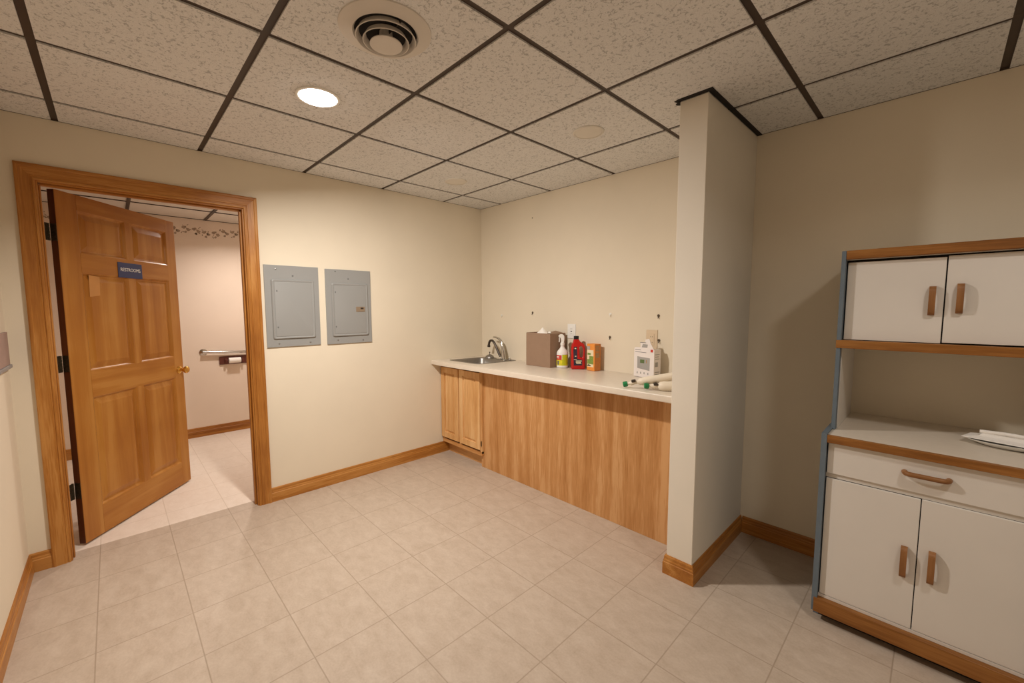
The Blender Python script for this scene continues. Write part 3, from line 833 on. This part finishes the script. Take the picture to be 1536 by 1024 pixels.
# camera sees the side towards local direction ~ (-y)
for a0, a1, z0, z1, mt, nm, of in ((-178, -88, .020, .068, 'yellow', 'label_band', .0006), (-95, -20, .020, .108, 'lime', 'label_panel', .0007), (-172, -100, .064, .104, 'redlabel', 'label_patch', .0009), (-150, -128, .026, .058, 'dkgreyink', 'label_print', .0011)):
    bm = new_bm(); wrap(bm, .046, .72, a0, a1, z0, z1, of); obj(nm, bm, M[mt], t, True)
bm = new_bm()
for z in (.078, .088):
    wrap(bm, .046, .72, -165, -128, z, z + .005, .0012)
obj('label_lines', bm, M['white'], t, True)

# red jug
jx, jy = 1.262, -.085
t = thing('cleaner_jug', 'red plastic jug with black cap and hollow handle between spray bottle and orange carton', 'bottle', onc(jx, jy), math.radians(44))
bm = new_bm()
# silhouette in local x-z (x right), with a handle hole; front plate cells
W_ = .053
out = [(-W_, .004), (-W_ + .004, 0), (W_ - .004, 0), (W_, .004), (W_, .165), (W_ - .004, .186), (W_ - .014, .202), (.022, .212), (.010, .222), (.006, .235), (-.034, .235), (-.036, .214), (-.046, .196), (-W_, .170)]
hole = [(.018, .092), (.030, .090), (.038, .100), (.040, .130), (.039, .158), (.030, .176), (.018, .184), (.010, .172), (.010, .130), (.012, .102)]
def plate(bm, out, hole, y0, y1, bev):
    loops_o = [[(p[0], y, p[1]) for p in out] for y in (y0, y1)]
    loops_h = [[(p[0], y, p[1]) for p in hole] for y in (y0, y1)]
    ro = [[bm.verts.new(p) for p in l] for l in loops_o]; rh = [[bm.verts.new(p) for p in l] for l in loops_h]
    for R in (ro, rh):
        n = len(R[0])
        for i in range(n): bm.faces.new((R[0][i], R[0][(i + 1) % n], R[1][(i + 1) % n], R[1][i]))
    for k in (0, 1):
        es = []
        for R in (ro, rh):
            n = len(R[k])
            for i in range(n):
                es.append(bm.edges.get((R[k][i], R[k][(i + 1) % n])))
        bmesh.ops.triangle_fill(bm, use_beauty=True, use_dissolve=False, edges=es)
plate(bm, out, hole, -.030, .030, 0)
bmesh.ops.recalc_face_normals(bm, faces=bm.faces)
es = [e for e in bm.edges if len(e.link_faces) == 2 and e.calc_face_angle(0) > 1.2]
bmesh.ops.bevel(bm, geom=es, offset=.007, segments=3, profile=.5, affect='EDGES')
obj('jug_body', bm, M['red'], t, True)
bm = new_bm(); add_lathe(bm, [(.0185, .233), (.020, .236), (.020, .258), (.018, .260)], (-.014, 0, 0), 28); obj('cap', bm, M['black'], t, True)
bm = new_bm(); add_prism(bm, [(-.036, .030), (.030, .030), (.030, .076), (-.008, .082), (-.012, .178), (-.034, .178), (-.040, .150)], 'y', -.0308, -.0303); lb = obj('label', bm, M['navy'], t)
for x0, x1, z0, z1 in ((-.020, .026, .062, .069), (-.020, .020, .052, .058), (-.016, .022, .043, .049), (-.030, -.018, .160, .168), (-.028, -.016, .100, .106), (-.036, -.012, .074, .078)):
    bm = new_bm(); add_box(bm, x0, x1, -.0314, -.0309, z0, z1); obj('label_lettering', bm, M['carton_cream'], lb)

# orange carton
cx_, cy_ = 1.392, -.064
t = thing('carton', 'orange carton with green and cream print beside the red jug', 'carton', onc(cx_, cy_), math.radians(-12))
bm = new_bm(); add_box(bm, -.038, .046, -.032, .032, 0, .205, .0012, 1); obj('carton_body', bm, M['orange'], t)
def fprint(name, rects, mat, y, parent):
    bm = new_bm()
    for x0, x1, z0, z1 in rects: add_box(bm, x0, x1, y - .0004, y, z0, z1)
    return obj(name, bm, mat, parent)
fprint('print_panel', [(-.034, .034, .028, .158)], M['carton_cream'], -.0321, t)
fprint('green_print', [(-.032, .034, .050, .086), (-.010, .034, .086, .112), (-.030, .004, .120, .136)], M['carton_green'], -.0326, t)
fprint('dark_print', [(-.032, .006, .034, .042), (-.024, -.004, .042, .046)], M['dkgreen'], -.0326, t)
fprint('round_print', [(-.036, -.004, .160, .186)], M['greyink'], -.0326, t)
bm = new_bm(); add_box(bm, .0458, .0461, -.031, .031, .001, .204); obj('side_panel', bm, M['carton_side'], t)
for z0, z1 in ((.100, .140), (.150, .165), (.172, .180), (.186, .192)):
    bm = new_bm(); add_box(bm, .0461, .0465, -.020, .018, z0, z1); obj('side_print', bm, M['carton_brown'], t)

# thermostat carton
t = thing('thermostat_carton', 'white carton printed with a grey thermostat, torn flap up, near the wing wall', 'carton', (0, 0, 0))
Bq = [(1.752, -.098), (1.912, -.122), (1.925, -.052), (1.764, -.034)]
zt0 = zc(1.84, -.12) + .0015
bm = new_bm(); add_prism(bm, Bq, 'z', zt0, zt0 + .196); bmesh.ops.bevel(bm, geom=list(bm.edges), offset=.0012, segments=1, affect='EDGES')
obj('carton_body', bm, M['whitecarton'], t)
fd = Vector((.16, -.024, 0)).normalized(); fn = Vector((-.024, -.16, 0)).normalized()
def fp(k, z, d=.0004):   # point on the front face, k metres from the left edge
    p = Vector((Bq[0][0], Bq[0][1], 0)) + fd * k + fn * d
    return (p.x, p.y, zt0 + z)
def fpoly(name, pts, mat, d0, d1, parent):
    bm = new_bm(); add_loops(bm, [[fp(k, z, d0) for k, z in pts], [fp(k, z, d1) for k, z in pts]]); return obj(name, bm, mat, parent)
fl = fpoly('torn_flap', [(.004, .196), (.004, .204), (.050, .206), (.052, .238), (.088, .240), (.090, .262), (.120, .268), (.132, .236), (.158, .196)], M['whitecarton'], -.004, -.001, t)
fpoly('thermostat_print', [(.030, .060), (.128, .050), (.130, .136), (.028, .142)], M['greyink'], .0002, .0008, t)
fpoly('screen_print', [(.052, .098), (.086, .098), (.086, .122), (.052, .122)], M['lcd'], .0008, .0014, t)
fpoly('button_print', [(.100, .100), (.106, .100), (.106, .122), (.100, .122)], M['carton_brown'], .0008, .0014, t)
fpoly('red_print', [(.134, .178), (.152, .178), (.152, .196), (.134, .196)], M['redlabel'], .0002, .0010, t)
for k in (.026, .054, .082, .112):
    fpoly('icon_print', [(k, .022), (k + .008, .022), (k + .008, .036), (k, .036)], M['greyink'], .0002, .0008, t)
fpoly('text_print', [(.010, .172), (.100, .170), (.100, .173), (.010, .175)], M['dkgreyink'], .0002, .0008, t)
fpoly('text_print', [(.010, .186), (.056, .186), (.056, .189), (.010, .189)], M['dkgreyink'], .0002, .0008, t)
fpoly('flap_print', [(.062, .206), (.106, .206), (.110, .228), (.070, .230)], M['greyink'], -.0008, -.0002, t)
fpoly('flap_print', [(.048, .238), (.096, .238), (.096, .241), (.048, .241)], M['dkgreyink'], -.0008, -.0002, t)
sd = (Vector((Bq[2][0], Bq[2][1], 0)) - Vector((Bq[1][0], Bq[1][1], 0))).normalized(); sn = Vector((sd.y, -sd.x, 0))
for a, b2, z0, z1 in ((.008, .060, .02, .03), (.008, .060, .04, .045), (.012, .040, .08, .11), (.010, .056, .13, .134), (.010, .050, .145, .149), (.010, .056, .160, .164)):
    o0 = Vector((Bq[1][0], Bq[1][1], 0)); bm = new_bm()
    add_loops(bm, [[tuple(o0 + sd * k + sn * d + Vector((0, 0, zt0 + z))) for k, z in ((a, z0), (b2, z0), (b2, z1), (a, z1))] for d in (.0002, .0008)])
    obj('side_print', bm, M['greyink'], t)

# two sealant tubes with green caps
def sealant(label, p0, p1, rad, neck):
    p0, p1 = Vector(p0), Vector(p1)
    L = (p1 - p0).length
    t = thing('sealant_tube', label, 'tube', tuple(p0), 0, None)
    t.rotation_mode = 'QUATERNION'
    t.rotation_quaternion = (p1 - p0).to_track_quat('X', 'Z')
    bm = new_bm()
    pr = [(.010, .0)]
    n = 18
    loops = []
    for h, r in ((0, .012), (.003, .015), (.022, .015), (.026, .012)):
        loops.append([(h, (r + (.0012 if k % 2 else 0)) * math.cos(2 * PI * k / 24), (r + (.0012 if k % 2 else 0)) * math.sin(2 * PI * k / 24)) for k in range(24)])
    add_loops(bm, loops); obj('screw_cap', bm, M['green'], t, True)
    bm = new_bm(); add_lathe(bm, [(.009, .024), (.009, .040), (.013, .046), (.013, .060), (.010, .066), (.010, neck)], n=20, ax='x'); obj('neck', bm, M['tube'], t, True)
    bm = new_bm(); add_box(bm, .050, .074, -.016, .016, .004, .018, .003, 1); obj('clip', bm, M['metal_dark'], t)
    bm = new_bm(); add_lathe(bm, [(.010, neck - .004), (rad * .8, neck + .008), (rad, neck + .030), (rad, L - .004), (rad * .95, L)], n=28, ax='x'); obj('barrel', bm, M['tube'], t, True)
    return t
def zz(x, y, d): return (x, y, zc(x, y) + d)
sealant('white sealant tube with green cap nearer the cardboard box, propped over the other', zz(1.955, -.585, .020), zz(2.272, -.415, .105), .023, .085)
sealant('thick white sealant tube with green cap at the counter edge by the wing wall', zz(2.072, -.556, .024), zz(2.284, -.408, .0305), .029, .075)

# outlets
def outlet(name, label, x, z, w, h, mat, kind):
    t = thing(name, label, 'outlet', (x, 0, z))
    bm = new_bm(); add_box(bm, -w / 2, w / 2, -.006, -.0003, -h / 2, h / 2, .002, 2); obj('wall_plate', bm, mat, t)
    bm = new_bm(); add_box(bm, -w * .24, w * .24, -.0085, -.006, -h * .30, h * .30, .0008, 1); d = obj('receptacle', bm, mat, t)
    for s in (-1, 1):
        bm = new_bm()
        for dx in (-.006, .006): add_box(bm, dx - .001, dx + .001, -.0089, -.0084, s * .020 - .004, s * .020 + .004)
        obj('slot', bm, M['dark'], d)
    if kind:
        bm = new_bm(); add_box(bm, -.007, .007, -.0095, -.0084, -.004, .004, .0004, 1); obj('reset_button', bm, M['black'], d)
    return t
outlet('wall_outlet', 'white wall outlet with dark reset button behind the red jug', 1.137, 1.180, .082, .118, M['white'], 1)
outlet('wall_outlet', 'ivory wall outlet above the white thermostat carton', 1.832, 1.150, .082, .135, M['plate_ivory'], 0)

# small anchors and holes in the back wall
def anchor(x, z, label, k=0):
    bm = new_bm()
    add_lathe(bm, [(.009, -.0003), (.010, -.003), (.006, -.004), (.004, -.002)], (0, 0, 0), 12, ax='y', cap0=False)
    t = tag(obj('wall_anchor', bm, M['white' if k != 1 else 'hole'], None, True, (x, 0, z)), label, 'wall anchor', 'anchors left in the back wall')
    if k < 2:
        bm = new_bm(); add_tube(bm, [(0, -.002, 0), (.004, -.010, -.010), (.002, -.014, -.018)], .0032, 8); obj('bent_screw', bm, M['metal_dark' if k else 'spackle'], t, True)
    return t
anchor(.297, 1.300, 'pale wall anchor above the faucet, nearest the corner', 0)
anchor(.700, 1.330, 'dark wall anchor above the left side of the cardboard box', 1)
anchor(1.496, 1.325, 'wall anchor above the orange carton, upper of two', 0)
anchor(1.496, 1.150, 'wall anchor above the orange carton, lower of two', 1)
anchor(1.876, 1.318, 'wall anchor straight above the ivory outlet', 1)
anchor(1.884, 1.148, 'dark wall anchor just right of the ivory outlet', 1)
bm = new_bm(); add_lathe(bm, [(.006, .0005), (.005, -.0015), (.002, -.0018)], (0, 0, 0), 12, ax='y')
tag(obj('nail_head', bm, M['hole'], None, True, (.694, 0, 2.161)), 'small dark nail head high on the back wall', 'nail')

# ------------------------------------------------------------------ hutch
hx, hy = 3.205, -.28
t = thing('hutch', 'white hutch cabinet with blue-grey sides and oak trim against the back wall', 'hutch', (hx, hy, 0))
XL, XRR = 2.892, 3.518           # outer faces of the base
YB = -.535                       # carcass front
def hb(bm, x0, x1, y0, y1, z0, z1, b=0, s=1): add_box(bm, x0 - hx, x1 - hx, y0 - hy, y1 - hy, z0, z1, b, s)
for x0, x1 in ((XL, XL + .019), (XRR - .019, XRR)):
    bm = new_bm(); add_prism(bm, [(a - hy, b) for a, b in ((-.566, .043), (-.512, .043), (-.512, .001), (-.02, .001), (-.02, .842), (-.566, .842))], 'x', x0 - hx, x1 - hx); obj('base_side', bm, M['blue'], t)
UL, UR = 2.906, 3.532
YU = -.415
for x0, x1 in ((UL, UL + .015), (UR - .015, UR)):
    bm = new_bm(); hb(bm, x0, x1, YU - .030, -.02, .8365, 1.6155, .001); obj('upper_side', bm, M['blue'], t)
    bm = new_bm()
    if x0 == UL: hb(bm, x1, x1 + .003, YU + .003, -.02, .8365, 1.200)
    else: hb(bm, x0 - .003, x0, YU + .003, -.02, .8365, 1.200)
    obj('side_lining', bm, M['melamine'], t)
# worktop
bm = new_bm(); hb(bm, XL + .019, XRR - .019, -.548, -.004, .806, .8355); obj('worktop', bm, M['laminate'], t)
bm = new_bm(); hb(bm, XL + .0195, XRR - .0195, -.566, -.548, .804, .8357, .001); obj('worktop_edge', bm, M['hutch_oak'], t)
# base inside
bm = new_bm()
hb(bm, XL + .019, XRR - .019, YB + .004, -.02, .100, .118)
hb(bm, XL + .019, XRR - .019, -.03, -.02, .118, .806)
obj('carcass', bm, M['melamine'], t)
bm = new_bm(); hb(bm, XL + .019, XRR - .019, YB, YB + .02, .6475, .6655); obj('drawer_rail', bm, M['melamine'], t)
bm = new_bm(); hb(bm, XL + .019, XRR - .019, YB - .012, YB, .1075, .1195); obj('bottom_rail', bm, M['melamine'], t)
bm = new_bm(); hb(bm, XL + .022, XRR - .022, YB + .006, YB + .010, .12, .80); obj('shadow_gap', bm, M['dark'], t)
# drawer
FY = -.546
bm = new_bm(); hb(bm, XL + .0225, XRR - .0225, FY, YB, .6685, .801, .0012); dr = obj('drawer', bm, M['melamine'], t)
# doors
mid = 3.2035
d1 = obj('base_door', (lambda b: (hb(b, XL + .0225, mid - .0015, FY, YB, .1215, .6455, .0012), b)[1])(new_bm()), M['melamine'], t)
d2 = obj('base_door', (lambda b: (hb(b, mid + .0015, XRR - .0225, FY, YB, .1215, .6465, .0012), b)[1])(new_bm()), M['melamine'], t)
# oak plinth strip + dark toe recess
bm = new_bm(); hb(bm, XL + .008, XRR - .008, -.571, -.5665, .043, .1065, .001); hb(bm, XL + .0195, XRR - .0195, -.5665, YB - .001, .043, .1065); obj('plinth_trim', bm, M['hutch_oak'], t)
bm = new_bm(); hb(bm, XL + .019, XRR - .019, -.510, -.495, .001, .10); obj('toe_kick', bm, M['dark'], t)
# upper cabinet
bm = new_bm(); hb(bm, UL + .015, UR - .015, YU - .006, -.02, 1.577, 1.6135); hb(bm, UL + .015, UR - .015, YU + .001, -.02, 1.207, 1.230); hb(bm, UL + .015, UR - .015, -.03, -.02, 1.230, 1.577); obj('upper_carcass', bm, M['melamine'], t)
bm = new_bm(); hb(bm, UL + .0155, UR - .0155, YU - .031, YU - .006, 1.579, 1.616, .0015); obj('cornice', bm, M['hutch_oak'], t)
bm = new_bm(); hb(bm, UL - .001, UR + .001, YU - .034, YU - .0305, 1.199, 1.2335, .001); hb(bm, UL + .0155, UR - .0155, YU - .0305, YU - .001, 1.199, 1.2335); obj('shelf_edge', bm, M['hutch_oak'], t)
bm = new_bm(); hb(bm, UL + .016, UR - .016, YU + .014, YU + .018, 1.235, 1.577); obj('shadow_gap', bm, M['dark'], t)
um = 3.2195
UF = YU - .000
u1 = obj('upper_door', (lambda b: (hb(b, UL + .0195, um - .002, UF, YU + .013, 1.2355, 1.567, .0012), b)[1])(new_bm()), M['melamine'], t)
u2 = obj('upper_door', (lambda b: (hb(b, um + .002, UR - .0195, UF, YU + .013, 1.2385, 1.571, .0012), b)[1])(new_bm()), M['melamine'], t)
def handle_v(x, y, zc_, L, parent):
    bm = new_bm()
    # side profile (depth, height) of a bridge pull, extruded across its width
    w = .0095
    o = L / 2
    outer = [(0, -o), (-.012, -o), (-.021, -o + .006), (-.026, -o + .018), (-.028, 0), (-.026, o - .018), (-.021, o - .006), (-.012, o), (0, o), (0, o - .014), (-.010, o - .018), (-.017, o - .026), (-.019, 0), (-.017, -o + .026), (-.010, -o + .018), (0, -o + .014)]
    # split in quads between outer arc and inner arc
    oa = outer[:9]; ia = [outer[15], outer[14], outer[13], outer[13], outer[12], outer[11], outer[11], outer[10], outer[9]]
    loops = []
    for a, b2 in zip(oa, ia):
        a = Vector(a); b2 = Vector(b2)
        loops.append([(x - w - hx, y + a.x - hy, zc_ + a.y), (x + w - hx, y + a.x - hy, zc_ + a.y), (x + w - hx, y + b2.x - hy, zc_ + b2.y), (x - w - hx, y + b2.x - hy, zc_ + b2.y)])
    add_loops(bm, loops)
    bmesh.ops.remove_doubles(bm, verts=bm.verts, dist=1e-5)
    return obj('handle', bm, M['handle_wood'], parent, True)
def handle_h(xc, y, z, L, parent):
    bm = new_bm()
    pts = bez((xc - L / 2 - hx, y - hy, z), (xc - L / 2 + .002 - hx, y - .030 - hy, z), (xc - L / 2 + .010 - hx, y - .027 - hy, z), (xc - hx, y - .026 - hy, z), 8)
    pts2 = [(2 * (xc - hx) - p[0], p[1], p[2]) for p in pts[:-1]][::-1]
    add_tube(bm, pts + pts2, .0095, 12, flat=1.0)
    return obj('handle', bm, M['handle_wood_x'], parent, True)
handle_v(3.168, FY, .386, .122, d1)
handle_v(3.243, FY, .395, .124, d2)
handle_h(3.2105, FY, .742, .118, dr)
handle_v(3.186, UF, 1.4005, .112, u1)
handle_v(3.259, UF, 1.408, .112, u2)
bm = new_bm(); add_lathe(bm, [(.008, 0), (.007, -.006), (.003, -.008)], (XL - hx - .0002, -.42 - hy, .765), 14, ax='x'); obj('side_peg', bm, M['dark'], t, True)

# white molded lid / plate on the worktop
t = thing('plate', 'white plate lying on the hutch worktop at the right edge', 'plate', (3.435, -.262, .8362))
bm = new_bm()
add_lathe(bm, [(.070, 0), (.082, .001), (.118, .014), (.128, .019), (.129, .021), (.116, .017), (.080, .005), (.01, .004)], n=48, sx=1.0, sy=.62)
obj('dish', bm, M['white'], t, True)
t = thing('folded_paper', 'white folded paper wrapper on top of the plate on the hutch', 'paper', (3.435, -.245, .858))
bm = new_bm()
def pr_(z, sx, sy, dx=0): return [(-.138 * sx + dx, -.045 * sy, z), (.06, -.085 * sy, z - .003), (.075, .055 * sy, z), (-.11 * sx + dx, .045 * sy, z)]
add_loops(bm, [pr_(.000, 1, 1), pr_(.003, 1, 1), pr_(.010, .66, .62), pr_(.020, .60, .5)])
bmesh.ops.bevel(bm, geom=list(bm.edges), offset=.0015, segments=1, affect='EDGES')
obj('folded_sheet', bm, M['paper'], t)
bm = new_bm(); add_tube(bm, [(-.088, -.010, .024), (-.02, -.016, .027), (.055, -.022, .024)], .0075, 12); obj('rolled_edge', bm, M['paper'], t, True)

# ------------------------------------------------------------------ lights
def area(name, loc, size, power, col, rot=(0, 0, 0)):
    l = bpy.data.lights.new(name, 'AREA'); l.shape = 'DISK'; l.size = size; l.energy = power; l.color = col
    o = bpy.data.objects.new(name, l); COL.objects.link(o); o.location = loc; o.rotation_euler = rot
    return o
TILT, TDIR, PW = math.radians(14), math.radians(98), 36.5
lm_ = area('lamp_main', (lc[0], lc[1], H - .040), .12, PW, (1, .94, .87))
lm_.data.spread = math.radians(163)
lm_.rotation_euler = (Vector((math.sin(TILT) * math.cos(TDIR), math.sin(TILT) * math.sin(TDIR), -math.cos(TILT)))).to_track_quat('-Z', 'Y').to_euler()
lb_ = area('lamp_added_fill', (3.64, -1.37, H - .03), .2, 5.6, (1, .94, .87)); lb_.data.spread = math.radians(150)  # added fill lamp with no known source, brightens wing wall and alcove
lr_ = area('lamp_restroom', (-1.395, -1.66, HR - .03), .12, 15, (1, .91, .84)); lr_.data.spread = math.radians(150)
w = bpy.data.worlds.new('world'); S.world = w; w.use_nodes = True
w.node_tree.nodes['Background'].inputs['Color'].default_value = (1, .9, .8, 1)
w.node_tree.nodes['Background'].inputs['Strength'].default_value = .02

# ------------------------------------------------------------------ camera
cam = bpy.data.cameras.new('camera'); co = bpy.data.objects.new('camera', cam); COL.objects.link(co)
R = Vector((0.6880506003457069, 0.7256519291769107, -0.003955887478235431))
U = Vector((-0.05824049740463206, 0.06065481828794442, 0.9964582467321538))
D = Vector((-0.7233217927215893, 0.6853833020290795, -0.08399591343477401))
m = Matrix.Identity(4)
for i in range(3):
    m[i][0] = R[i]; m[i][1] = U[i]; m[i][2] = -D[i]
m.translation = Vector((3.209380535196445, -2.7389931697436096, 1.3847153055293602))
co.matrix_world = m
cam.sensor_width = 36; cam.sensor_fit = 'HORIZONTAL'
cam.lens = 618.798793 / 1536 * 36
cam.shift_x = 12.6646 / 1536; cam.shift_y = -.2377 / 1536
cam.clip_start = .02
S.camera = co
S.view_settings.view_transform = 'Standard'
S.view_settings.look = 'None'
S.view_settings.exposure = 0
S.view_settings.gamma = 1
S.view_settings.use_curve_mapping = False
